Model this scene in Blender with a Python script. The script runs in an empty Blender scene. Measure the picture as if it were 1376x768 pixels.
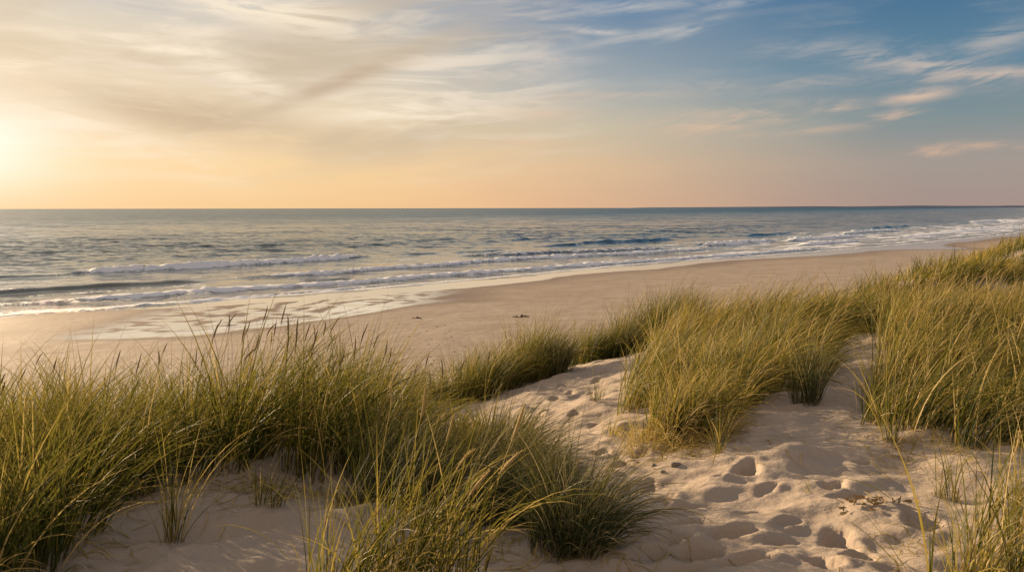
import bpy, math, random
import numpy as np
rng = np.random.default_rng(7)
random.seed(7)
sc = bpy.context.scene
COL = sc.collection

# ------------------------------------------------------------------ camera
CAMZ = 8.0
FPX = 1070.0                      # focal length in pixels of the 1376 px wide photograph
cam_d = bpy.data.cameras.new('camera')
cam = bpy.data.objects.new('camera', cam_d); COL.objects.link(cam)
cam.location = (0, 0, CAMZ)
cam.rotation_euler = (math.radians(90), math.radians(0.10), 0)
cam_d.sensor_width = 36.0
cam_d.lens = 36.0*FPX/1376.0
cam_d.shift_y = -(384-279.0)/1376.0
cam_d.clip_start = 0.05; cam_d.clip_end = 60000
sc.camera = cam
# ------------------------------------------------------------------ exposure and light
EXPO = 1.0
sc.view_settings.view_transform = 'Standard'; sc.view_settings.look = 'None'
sc.view_settings.exposure = EXPO; sc.view_settings.gamma = 1.0
sc.view_settings.use_curve_mapping = False
sc.render.engine = 'CYCLES'
sc.cycles.use_denoising = True
sc.cycles.max_bounces = 6; sc.cycles.diffuse_bounces = 3; sc.cycles.glossy_bounces = 3
sc.cycles.transmission_bounces = 4; sc.cycles.transparent_max_bounces = 4
sc.cycles.sample_clamp_indirect = 4.0
SUN_AZ = math.radians(-44)        # from +Y, clockwise positive
SUN_EL = math.radians(11.0)
sd = bpy.data.lights.new('sun', 'SUN'); sd.energy = 5.0; sd.angle = math.radians(0.6); sd.color = (1.0, 0.735, 0.45)
sun = bpy.data.objects.new('sun', sd); COL.objects.link(sun)
sdir = (math.sin(SUN_AZ)*math.cos(SUN_EL), math.cos(SUN_AZ)*math.cos(SUN_EL), math.sin(SUN_EL))
from mathutils import Vector
sun.rotation_euler = Vector(sdir).to_track_quat('Z', 'Y').to_euler()
sun.location = (-40, 60, 40)

# node helper
class N:
    def __init__(s, tree): s.t = tree; tree.nodes.clear()
    def new(s, typ, **kw):
        n = s.t.nodes.new(typ)
        for k, v in kw.items(): setattr(n, k, v)
        return n
    def put(s, sock, v):
        if isinstance(v, bpy.types.NodeSocket): s.t.links.new(v, sock)
        elif v is not None:
            try: sock.default_value = v
            except Exception: sock.default_value = (v, v, v, 1) if not isinstance(v, (tuple, list)) else tuple(v)+(1,)
    def m(s, op, a, b=None, c=None, clamp=False):
        n = s.new('ShaderNodeMath', operation=op, use_clamp=clamp)
        s.put(n.inputs[0], a)
        if b is not None: s.put(n.inputs[1], b)
        if c is not None: s.put(n.inputs[2], c)
        return n.outputs[0]
    def mix(s, f, a, b, bt='MIX'):
        n = s.new('ShaderNodeMix', data_type='RGBA', blend_type=bt)
        s.put(n.inputs[0], f); s.put(n.inputs[6], a); s.put(n.inputs[7], b)
        return n.outputs[2]
    def rng(s, v, a, b, c=0.0, d=1.0, smooth=True):
        n = s.new('ShaderNodeMapRange'); n.interpolation_type = 'SMOOTHSTEP' if smooth else 'LINEAR'
        s.put(n.inputs['Value'], v)
        n.inputs['From Min'].default_value = a; n.inputs['From Max'].default_value = b
        n.inputs['To Min'].default_value = c; n.inputs['To Max'].default_value = d
        return n.outputs['Result']
    def noise(s, vec, scale=5, detail=4, rough=0.5, dist=0.0):
        n = s.new('ShaderNodeTexNoise')
        if vec is not None: s.put(n.inputs['Vector'], vec)
        n.inputs['Scale'].default_value = scale; n.inputs['Detail'].default_value = detail
        n.inputs['Roughness'].default_value = rough; n.inputs['Distortion'].default_value = dist
        return n.outputs['Fac']
    def xyz(s, x, y, z=0.0):
        n = s.new('ShaderNodeCombineXYZ'); s.put(n.inputs[0], x); s.put(n.inputs[1], y); s.put(n.inputs[2], z)
        return n.outputs[0]
    def ramp(s, v, stops, interp='LINEAR'):
        n = s.new('ShaderNodeValToRGB'); cr = n.color_ramp; cr.interpolation = interp
        while len(cr.elements) < len(stops): cr.elements.new(0.5)
        for e, (p, c) in zip(cr.elements, stops):
            e.position = p; e.color = tuple(c)+(1,)
        s.put(n.inputs[0], v)
        return n.outputs[0]

def lin(r, g, b, k=1.0):
    f = lambda c: ((c/255+0.055)/1.055)**2.4 if c > 10 else c/255/12.92
    return (f(r)*k, f(g)*k, f(b)*k)

# ------------------------------------------------------------------ sky
world = bpy.data.worlds.new('World'); sc.world = world; world.use_nodes = True
w = N(world.node_tree)
tc = w.new('ShaderNodeTexCoord')
sep = w.new('ShaderNodeSeparateXYZ'); w.put(sep.inputs[0], tc.outputs['Generated'])
X, Y, Z = sep.outputs
az = w.m('ARCTAN2', X, Y); el = w.m('ARCSINE', Z)
u = w.rng(el, 0.0, 0.8, 0.0, 1.0, False)           # elevation, 0..46 degrees
SA = -0.60
m_ = w.m('COSINE', w.m('SUBTRACT', az, SA))
wob = w.noise(w.xyz(w.m('MULTIPLY', az, 2.0), w.m('MULTIPLY', el, 6.0)), 1.6, 3, 0.5)
mw = w.m('ADD', m_, w.m('MULTIPLY', w.m('SUBTRACT', wob, 0.5), 0.10))
side = w.rng(mw, 0.78, 0.985)
mid = w.rng(mw, 0.46, 0.90)
E = lambda e: e/0.8
right = w.ramp(u, [(0, lin(170,148,140)), (E(.05), lin(166,155,147)), (E(.10), lin(130,146,150)), (E(.16), lin(98,134,156)), (E(.25), lin(66,111,148)), (.55, lin(58,98,138)), (1, lin(104,122,148))])
centre = w.ramp(u, [(0, lin(240,192,148)), (E(.05), lin(238,200,156)), (E(.10), lin(220,202,172)), (E(.15), lin(184,184,180)), (E(.25), lin(108,140,172)), (.55, lin(104,128,160)), (1, lin(132,142,156))])
left = w.ramp(u, [(0, lin(249,206,150)), (E(.05), lin(250,214,162)), (E(.12), lin(243,221,188)), (E(.18), lin(228,212,186)), (E(.26), lin(208,204,198)), (.55, lin(200,198,194)), (1, lin(180,178,178))])
base = w.mix(mid, right, centre)
base = w.mix(side, base, left)
# glow round the sun, which stands just outside the left edge
def blob(px, py, rx, ry, ang=0.0, pw=2.0):
    a0 = math.atan((px-688)/FPX); e0 = (280-py)/FPX*math.cos(a0)
    dx = w.m('SUBTRACT', az, a0); dy = w.m('SUBTRACT', el, e0)
    c, s_ = math.cos(math.radians(ang)), math.sin(math.radians(ang))
    xx = w.m('ADD', w.m('MULTIPLY', dx, c), w.m('MULTIPLY', dy, s_))
    yy = w.m('SUBTRACT', w.m('MULTIPLY', dy, c), w.m('MULTIPLY', dx, s_))
    r2 = w.m('ADD', w.m('POWER', w.m('ABSOLUTE', w.m('DIVIDE', xx, rx/FPX)), 2), w.m('POWER', w.m('ABSOLUTE', w.m('DIVIDE', yy, ry/FPX)), 2))
    return w.m('EXPONENT', w.m('MULTIPLY', r2, -1.0))
g1 = blob(-25, 205, 230, 90, 0); g2 = blob(-55, 195, 90, 50, 0)
base = w.mix(w.m('MULTIPLY', g1, 0.28), base, (1.0, 0.83, 0.66, 1))
# cloud textures in azimuth / elevation
def cloudnoise(sx, sy, ang, off, detail=6, rough=0.55, dist=0.6):
    c, s_ = math.cos(math.radians(ang)), math.sin(math.radians(ang))
    xx = w.m('ADD', w.m('MULTIPLY', az, c), w.m('MULTIPLY', el, s_))
    yy = w.m('SUBTRACT', w.m('MULTIPLY', el, c), w.m('MULTIPLY', az, s_))
    return w.noise(w.xyz(w.m('MULTIPLY', xx, sx), w.m('MULTIPLY', yy, sy), off), 1.0, detail, rough, dist)
cn1 = cloudnoise(5, 34, 2, 3.1, 7, .6, .8)
cn2 = cloudnoise(8, 46, -2, 9.7, 8, 0.62, 1.1)
cn3 = cloudnoise(12, 70, 12, 1.3, 7, 0.62, 1.2)
cn4 = cloudnoise(3, 14, 10, 5.5, 5, 0.5, 0.5)
# thin veil over the left two thirds: cream lights and tan shades
veil = w.m('MULTIPLY', w.rng(mw, 0.72, 0.92), w.rng(el, 0.015, 0.10))
light = w.m('MULTIPLY', w.m('MULTIPLY', w.rng(cn1, 0.44, 0.68), veil), 0.85)
base = w.mix(light, base, lin(255,236,212))
dark = w.m('MULTIPLY', w.m('MULTIPLY', w.rng(cn4, 0.46, 0.66), veil), 0.75)
base = w.mix(dark, base, lin(206,186,160))
tan = w.m('MAXIMUM', w.m('MULTIPLY', blob(450, 114, 150, 12, 24), 1.0), w.m('MAXIMUM', w.m('MULTIPLY', blob(240, 155, 190, 30, -6), 0.95), w.m('MULTIPLY', blob(30, 75, 170, 35, -10), 0.55)))
tan = w.m('MULTIPLY', tan, w.rng(cn2, 0.30, 0.58, 0.45, 1.0))
base = w.mix(w.m('MULTIPLY', tan, .9), base, lin(200,176,148))
tan2 = w.m('MULTIPLY', w.m('MAXIMUM', blob(200, 12, 120, 14, -8), blob(640, 30, 130, 22, 5)), w.rng(cn2, 0.3, 0.6))
base = w.mix(w.m('MULTIPLY', tan2, 0.5), base, lin(176,176,180))
cream = w.m('MAXIMUM', w.m('MAXIMUM', blob(60, 92, 90, 11, 0), blob(210, 66, 120, 8, -3)), w.m('MAXIMUM', blob(360, 20, 150, 22, -6), blob(330, 110, 70, 14, -20)))
cream = w.m('MAXIMUM', cream, w.m('MAXIMUM', blob(560, 150, 130, 18, 2), w.m('MULTIPLY', blob(120, 170, 150, 22, -20), .6)))
cream = w.m('MULTIPLY', cream, w.rng(cn2, 0.36, 0.62))
base = w.mix(w.m('MULTIPLY', cream, 0.95), base, lin(255,238,212))
# separate wisps in the blue part
ws = None
for a in [(850,16,90,8,2,1),(990,10,70,7,10,.7),(800,47,55,5,-6,1.1),(870,52,80,7,8,1),(930,45,40,7,18,.9),(735,82,55,8,-2,1.3),(700,108,60,14,0,.9),(800,130,150,8,0,.6),
          (1240,92,90,18,-12,1.1),(1330,104,90,10,-3,1.2),(1340,60,60,16,20,.8),(1130,72,90,14,-4,.6),(1235,131,42,8,8,1.4),(1201,157,30,6,5,1.3),(1010,157,120,14,2,.9),(950,172,60,12,4,1),
          (1135,146,34,7,5,1.2),(1256,204,26,6,0,1.2),(1340,198,60,5,-2,1.1),(1050,115,180,9,0,.5),(720,155,60,8,0,.8),(690,192,60,5,0,.6),(1080,178,90,5,3,.6)]:
    b = w.m('MULTIPLY', blob(*a[:5]), a[5]); ws = b if ws is None else w.m('MAXIMUM', ws, b)
wn = w.rng(w.m('ADD', w.m('MULTIPLY', cn2, 0.55), w.m('MULTIPLY', cn3, 0.45)), 0.40, 0.60, 0.12, 1.0)
ws = w.m('MULTIPLY', w.m('MULTIPLY', ws, wn), 0.60, clamp=True)
wcol = w.mix(w.rng(el, 0.05, 0.24), lin(236,190,156), lin(214,208,200))
base = w.mix(ws, base, wcol)
veil2 = w.m('MULTIPLY', w.rng(cn1, 0.50, 0.72), w.rng(el, 0.05, 0.14))
base = w.mix(w.m('MULTIPLY', veil2, 0.14), base, lin(190,186,182))
base = w.mix(w.m('MULTIPLY', g2, 0.85), base, (1.08, 1.0, .90, 1))
back = w.rng(Y, 0.15, -0.35)
base = w.mix(back, base, lin(200,184,174))
sky = w.new('ShaderNodeTexSky', sky_type='NISHITA'); sky.sun_disc = False
sky.sun_elevation = SUN_EL; sky.sun_rotation = SUN_AZ; sky.altitude = 10; sky.dust_density = 2.0
bg1 = w.new('ShaderNodeBackground'); w.put(bg1.inputs[0], base); bg1.inputs[1].default_value = 0.985/(2**EXPO)
bg2 = w.new('ShaderNodeBackground'); w.put(bg2.inputs[0], sky.outputs[0]); bg2.inputs[1].default_value = 0.05
ms = w.new('ShaderNodeMixShader'); ms.inputs[0].default_value = 0.035
w.t.links.new(bg1.outputs[0], ms.inputs[1]); w.t.links.new(bg2.outputs[0], ms.inputs[2])
wo = w.new('ShaderNodeOutputWorld'); w.t.links.new(ms.outputs[0], wo.inputs[0])
world.cycles.sampling_method = 'MANUAL'; world.cycles.sample_map_resolution = 512

# ------------------------------------------------------------------ numeric helpers
_perm = np.random.default_rng(3).permutation(256); _perm = np.concatenate([_perm, _perm, _perm])
_ga = np.random.default_rng(4).uniform(0, 2*np.pi, 256)
def pn(x, y):
    xi = np.floor(x).astype(int); yi = np.floor(y).astype(int)
    xf = x-xi; yf = y-yi; xi &= 255; yi &= 255
    fx = xf*xf*xf*(xf*(xf*6-15)+10); fy = yf*yf*yf*(yf*(yf*6-15)+10)
    def g(ix, iy, dx, dy):
        a = _ga[_perm[_perm[ix & 255]+(iy & 255)]]
        return np.cos(a)*dx+np.sin(a)*dy
    a = g(xi, yi, xf, yf); b = g(xi+1, yi, xf-1, yf); c = g(xi, yi+1, xf, yf-1); d = g(xi+1, yi+1, xf-1, yf-1)
    return ((a*(1-fx)+b*fx)*(1-fy)+(c*(1-fx)+d*fx)*fy)*1.5
def fbm(x, y, o=4, g=0.5):
    s = 0; a = 1.0
    for i in range(o): s = s+a*pn(x*2**i+17.3*i, y*2**i+9.1*i); a *= g
    return s
def ss(x, a, b):
    t = np.clip((x-a)/(b-a), 0, 1); return t*t*(3-2*t)

def mesh_np(name, V, F, mat=None, attrs=None, parent=None, smooth=True, mats=None, midx=None):
    me = bpy.data.meshes.new(name)
    V = np.asarray(V, dtype=np.float32); F = np.asarray(F, dtype=np.int32)
    nf, k = F.shape
    me.vertices.add(len(V)); me.vertices.foreach_set('co', V.ravel())
    me.loops.add(nf*k); me.loops.foreach_set('vertex_index', F.ravel())
    me.polygons.add(nf); me.polygons.foreach_set('loop_start', np.arange(nf, dtype=np.int32)*k)
    if smooth: me.polygons.foreach_set('use_smooth', np.ones(nf, dtype=bool))
    for mm in (mats or ([mat] if mat else [])): me.materials.append(mm)
    if midx is not None: me.polygons.foreach_set('material_index', np.asarray(midx, dtype=np.int32))
    for k_, v in (attrs or {}).items():
        at = me.attributes.new(k_, 'FLOAT', 'POINT'); at.data.foreach_set('value', np.asarray(v, dtype=np.float32).ravel())
    me.update(calc_edges=True)
    o = bpy.data.objects.new(name, me); COL.objects.link(o)
    if parent: o.parent = parent
    return o
def tag(o, label=None, cat=None, group=None, kind=None):
    if label: o['label'] = label
    if cat: o['category'] = cat
    if group: o['group'] = group
    if kind: o['kind'] = kind
    return o
def axis(segs):
    """segs: list of (start, stop, step0, step1): points with a growing step."""
    out = []
    for a, b, s0, s1 in segs:
        n = max(1, int(abs(b-a)/((s0+s1)/2)))
        t = np.linspace(0, 1, n, endpoint=False)
        if s0 != s1:
            st = s0*(s1/s0)**t; c = np.concatenate([[0], np.cumsum(st)]); c = c/c[-1]; c = c[:-1]
        else: c = t
        out.append(a+(b-a)*c)
    out.append([segs[-1][1]])
    return np.concatenate(out)
def grid_faces(nx, ny, keep=None):
    i = np.arange(nx*ny).reshape(ny, nx)
    F = np.stack([i[:-1,:-1], i[:-1,1:], i[1:,1:], i[1:,:-1]], -1).reshape(-1, 4)
    if keep is not None:
        k = keep.reshape(ny, nx); kk = (k[:-1,:-1] | k[:-1,1:] | k[1:,1:] | k[1:,:-1]).reshape(-1)
        F = F[kk]
    return F
def compact(V, F, attrs):
    used = np.zeros(len(V), bool); used[F.ravel()] = True
    idx = np.cumsum(used)-1
    return V[used], idx[F], {k: np.asarray(v).ravel()[used] for k, v in attrs.items()}

# ------------------------------------------------------------------ the lie of the land
_cx = np.array([-9000,-600,-200,-80,-38,-16.6,0,20,48,85,140,250,500,1000,9000.])
_cy = np.array([-5200,-330,-66,28,60,77,94,116,138,172,228,360,700,1450,14000.])
_tx = np.concatenate([np.arange(-9000,-300,50.), np.arange(-300,600,2.), np.arange(600,9001,50.)])
_ty = np.interp(_tx, _cx, _cy)
_k = np.exp(-0.5*(np.arange(-6,7)/3.0)**2); _k /= _k.sum()
_sel = (_tx > -290) & (_tx < 590)
_sm = np.convolve(_ty, _k, 'same'); _ty = np.where(_sel, _sm, _ty)
_sl = np.gradient(_ty, _tx)
_sl = np.where(_sel, np.convolve(_sl, _k, 'same'), _sl)
def shore_n(x, y):
    """metres seaward of the mean waterline (negative on land)"""
    return (y-np.interp(x, _tx, _ty))/np.sqrt(1+np.interp(x, _tx, _sl)**2)
def beach_z(x, y):
    n = shore_n(x, y)
    z = np.where(n > 0, -n*0.022, -n*0.0105-0.0002*np.minimum(0, n+25)*np.abs(n+25)*-1*0)
    z = z+0.010*np.maximum(0, -n-22)
    z = z+0.035*fbm(x*0.07, y*0.07, 3)*ss(-n, 2, 14)
    return z
_cp = np.array([(0,0,6.3),(-3,0,6.3),(3,0,6.3),(0,3.4,6.3),(-1.8,4.2,6.30),(-1.6,5,6.34),(-3,4.5,6.25),(-4,6,6.05),(-6,5,6.0),(-.3,4.6,6.22),(.5,4.5,6.14),(1.3,5.2,6.18),(.1,6.6,5.95),
 (.4,8,5.75),(.7,9.5,5.58),(1.0,11,5.42),(1.3,13,5.25),(1.6,15,5.1),(2.5,15.5,5.1),(.8,14.2,5.08),(1.5,16.6,4.95),
 (1.1,6.4,6.12),(1.6,6.6,6.16),(2.5,7.3,6.20),(3.3,7.5,6.22),(2.4,8.6,6.12),(2,9.6,5.98),(3,10,6.15),(4.2,10.3,6.25),(2.8,5.7,6.27),(4,6,6.34),(5,8,6.4),(3.4,4.3,6.28),(2.0,4.2,6.24),
 (2.8,13,5.6),(4,13,5.95),(7.7,19,5.75),(14,29,5.5),(22,38,5.25),(29,45,5.15),(12,14.5,5.85),(20,25,4.9),(9.5,12,6.15),(14,19,4.95),(9,16.5,5.4),(11.5,22,5.1),(17,21,4.8),(40,56,4.8),(60,75,4.7),(8,10,6.3),
 (-2,7.6,5.75),(-4,9,5.1),(-1,9.5,5.35),(-.6,12,5.02),(.4,13,5.2),(-6,10,4.5),(-1.6,12.2,4.75),(-10,4,5.6)])
_cr = np.array([1.4]*len(_cp)); _cr[np.hypot(_cp[:,0], _cp[:,1]) > 16] = 4.5
def generic_dune(n, x, y):
    edge = 1.2*fbm(x*0.09+5, y*0.09, 2)
    return 6.15*ss(-n+edge, 42.5, 68)**0.8 - 0.25
_cn = shore_n(_cp[:,0], _cp[:,1]); _cg = generic_dune(_cn, _cp[:,0], _cp[:,1])
# footprints: x, y, heading, scale, depth filled in below
FEET = []
def dune_base(x, y):
    x = np.asarray(x, float); y = np.asarray(y, float)
    n = shore_n(x, y); g = generic_dune(n, x, y)
    num = 0; den = 0.35*np.ones_like(x)
    for (cx, cy, cz), r, cg in zip(_cp, _cr, _cg):
        wgt = np.exp(-((x-cx)**2+(y-cy)**2)/(r*r)); num = num+wgt*(cz-cg); den = den+wgt
    far = ss(np.hypot(x, y), 14, 40)
    z = g+num/(den-0.35*np.clip(den, 0, 1))
    z = z+far*(0.28*fbm(x*0.13, y*0.13, 3)*ss(-n, 50, 62))
    return z
def dune_z(x, y):
    x = np.asarray(x, float); y = np.asarray(y, float)
    z = dune_base(x, y)
    near = 1-ss(np.hypot(x, y), 22, 45)
    z = z+near*(0.085*fbm(x*0.75+3, y*0.75, 3)+0.020*fbm(x*3.1+1, y*3.1+4, 3))
    # wind-cut ledges and soft ripples
    q = x*0.55+y*0.83+0.25*fbm(x*0.9, y*0.9+7, 2)
    rp = np.sin(q*2*np.pi/0.16+2.0*fbm(x*1.5, y*1.5, 2))
    mask = ss(fbm(x*0.6+11, y*0.6+2, 2), -0.1, 0.5)
    z = z+near*0.0065*rp*mask
    lg = fbm(x*1.1+31, y*1.9+8, 3)
    z = z+near*0.034*(1/(1+np.exp(-lg*8))-0.5)
    l2 = fbm(x*2.6+11, y*4.2+3, 3); z = z+near*0.007*(1/(1+np.exp(-l2*18))-0.5)
    for fx, fy, hd, s, dp in FEET:
        dx = x-fx; dy = y-fy
        sel = (np.abs(dx) < 0.5) & (np.abs(dy) < 0.5)
        if not sel.any(): continue
        dxs = dx[sel]; dys = dy[sel]
        c, s2 = math.cos(hd), math.sin(hd)
        a = (dxs*c+dys*s2)/(0.175*s); b = (-dxs*s2+dys*c)/(0.078*s)
        b = b*(1+0.25*a); r = np.sqrt(a*a+b*b)+0.42*pn(dxs*6+fx*7, dys*6+fy*3)+0.20*pn(dxs*22+fx*5, dys*22+fy*9)
        e0 = 0.36+0.30*np.clip(-dys/0.08, -1, 1)
        pit = -dp*.95*(1-ss(r, e0, e0*.25+.98))*(1+0.35*a)
        rim = dp*0.16*np.exp(-((r-1.32)/0.30)**2)*(0.7+0.6*np.clip(-a, -1, 1)*0.5)
        zz = z[sel]+pit+rim; z[sel] = zz
    return z
def gp(px, py, fn=dune_base):
    """the point of the ground seen in direction (px, py) of the 1376 x 768 photograph"""
    sx = (px-688)/FPX; sy = (py-280)/FPX
    d = np.arange(2.0, 60, 0.02)
    z = fn(sx*d, d); hit = np.nonzero(CAMZ-sy*d <= z)[0]
    i = hit[0] if len(hit) else len(d)-1
    return sx*d[i], d[i]
for px, py, hd, s, dp in [(1003,632,60,.95,.075),(925,676,20,1.15,.085),(893,663,70,.8,.06),(1003,686,25,.85,.06),(945,738,30,1.15,.085),(980,716,10,1.1,.075),(912,704,5,1.1,.06),(1010,752,40,1.1,.08),
        (1030,655,35,.6,.035),(965,640,50,.55,.03),(1060,700,30,.6,.035),(935,700,15,.7,.04),(1045,725,20,.7,.04),(905,725,20,.8,.05),(870,690,30,.7,.04),(990,600,20,.5,.03),(1160,620,40,.5,.03),(860,720,40,.8,.05),(925,760,20,.9,.06),(1122,716,80,1.0,.085),(1120,652,45,.8,.06),(1137,668,30,.7,.05),(1100,752,80,1.0,.08),(1235,705,85,1.0,.07),(1155,745,60,.8,.05),(870,640,60,.7,.05),(862,606,70,.7,.045),(845,655,50,.9,.05),(880,742,40,1.0,.07),(1075,600,30,.5,.03),(1010,600,10,.6,.03),(1100,560,10,.6,.03),(1060,560,50,.6,.03),
        (835,616,60,.8,.05),(808,606,70,.75,.05),(850,580,70,.8,.05),(800,570,75,.8,.05),(782,585,80,.7,.045),(760,548,80,.85,.05),(772,560,80,.75,.05),(745,535,80,.85,.05),(765,528,80,.85,.05),(758,516,80,.9,.055),(775,521,80,.85,.05),(770,508,80,.9,.055),(790,503,80,.85,.05),(735,512,80,.85,.05),(745,525,80,.85,.05),(742,500,80,.9,.05),(800,512,80,.9,.05),(812,498,80,.9,.05),(722,520,80,.9,.05),(795,524,80,.7,.04),(757,502,80,.9,.05),(782,492,80,.9,.05),(735,548,80,.8,.045),(724,560,80,.8,.045)]:
    fx, fy = gp(px, py)
    FEET.append((fx, fy, math.radians(hd), s*1.0, dp))

# ------------------------------------------------------------------ materials
def mat(name):
    m = bpy.data.materials.new(name); m.use_nodes = True
    return m, N(m.node_tree)
def out(n, sh, disp=None):
    o = n.new('ShaderNodeOutputMaterial'); n.t.links.new(sh, o.inputs[0])
def attr(n, name):
    a = n.new('ShaderNodeAttribute'); a.attribute_name = name; return a.outputs['Fac']
def principled(n, col, rough, **kw):
    p = n.new('ShaderNodeBsdfPrincipled'); n.put(p.inputs['Base Color'], col); n.put(p.inputs['Roughness'], rough)
    for k, v in kw.items(): n.put(p.inputs[k.replace('_', ' ')], v)
    return p
def bump(n, h, strength, dist, normal=None):
    b = n.new('ShaderNodeBump'); n.put(b.inputs['Height'], h); b.inputs['Strength'].default_value = strength
    b.inputs['Distance'].default_value = dist
    if normal is not None: n.put(b.inputs['Normal'], normal)
    return b.outputs[0]

def sand_material(name, wet=False):
    m, n = mat(name)
    g = n.new('ShaderNodeNewGeometry'); P = g.outputs['Position']
    big = n.noise(P, 0.35, 4, 0.55); mid_ = n.noise(P, 3.0, 5, 0.6); fine = n.noise(P, 260.0, 2, 0.7)
    c = n.mix(n.rng(big, 0.3, 0.7), (0.345,0.275,0.21,1), (0.405,0.33,0.26,1))
    c = n.mix(n.m('MULTIPLY', n.rng(mid_, 0.45, 0.75), 0.35), c, (0.36,0.275,0.20,1))
    c = n.mix(n.m('MULTIPLY', n.rng(fine, 0.55, 0.75), 0.30), c, (0.22,0.17,0.12,1))
    c = n.mix(n.m('MULTIPLY', n.rng(fine, 0.45, 0.25), 0.25), c, (0.62,0.52,0.42,1))
    if not wet:
        vo = n.new('ShaderNodeTexVoronoi'); n.put(vo.inputs['Vector'], P); vo.inputs['Scale'].default_value = 26
        speck = n.m('MULTIPLY', n.rng(vo.outputs['Distance'], 0.13, 0.07), n.rng(n.noise(P, 9, 2), 0.52, 0.62))
        c = n.mix(n.m('MULTIPLY', speck, 0.55), c, (0.14,0.10,0.07,1))
        b = bump(n, n.noise(P, 7.0, 4, 0.55), 0.8, 0.03)
        b = bump(n, n.noise(P, 45.0, 5, 0.7), 0.55, 0.006, b)
        b = bump(n, fine, 0.5, 0.002, b)
        p = principled(n, c, 0.92, Normal=b, Specular_IOR_Level=0.15)
        out(n, p.outputs[0]); return m
    wt = attr(n, 'wet'); dp = attr(n, 'damp')
    mp = n.new('ShaderNodeMapping'); mp.inputs['Rotation'].default_value = (0,0,math.radians(-38)); mp.inputs['Scale'].default_value = (0.25,1.6,1); n.put(mp.inputs[0], P)
    streak = n.noise(mp.outputs[0], 0.6, 5, 0.6)
    c = n.mix(n.m('MULTIPLY', n.rng(streak, 0.48, 0.66), 0.28), c, (0.30,0.225,0.165,1))
    damp = n.mix(n.m('MULTIPLY', dp, 0.75), c, (0.185,0.125,0.088,1))
    col = n.mix(wt, damp, (0.15,0.11,0.085,1))
    rough = n.rng(n.m('ADD', n.m('MULTIPLY', dp, 0.45), wt, clamp=True), 0, 1, 0.85, 0.07, False)
    b = bump(n, n.noise(P, 1.6, 5, 0.65), 0.6, 0.08)
    b2 = n.new('ShaderNodeMix', data_type='VECTOR'); n.put(b2.inputs[0], wt); n.put(b2.inputs[4], b); n.put(b2.inputs[5], g.outputs['Normal'])
    p = principled(n, col, rough, Normal=b2.outputs[1])
    n.put(p.inputs['IOR'], n.rng(wt, 0, 1, 1.35, 3.0, False))
    n.put(p.inputs['Specular IOR Level'], n.rng(wt, 0, 0.5, 0.2, 0.5, False))
    gl = n.new('ShaderNodeBsdfGlossy'); gl.inputs['Color'].default_value = (.97,.97,.97,1); gl.inputs['Roughness'].default_value = .06
    mx = n.new('ShaderNodeMixShader'); n.put(mx.inputs[0], n.m('MULTIPLY', wt, .95)); n.t.links.new(p.outputs[0], mx.inputs[1]); n.t.links.new(gl.outputs[0], mx.inputs[2])
    out(n, mx.outputs[0]); return m
SAND = sand_material('dune_sand'); BEACH = sand_material('beach_sand', True)

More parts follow.
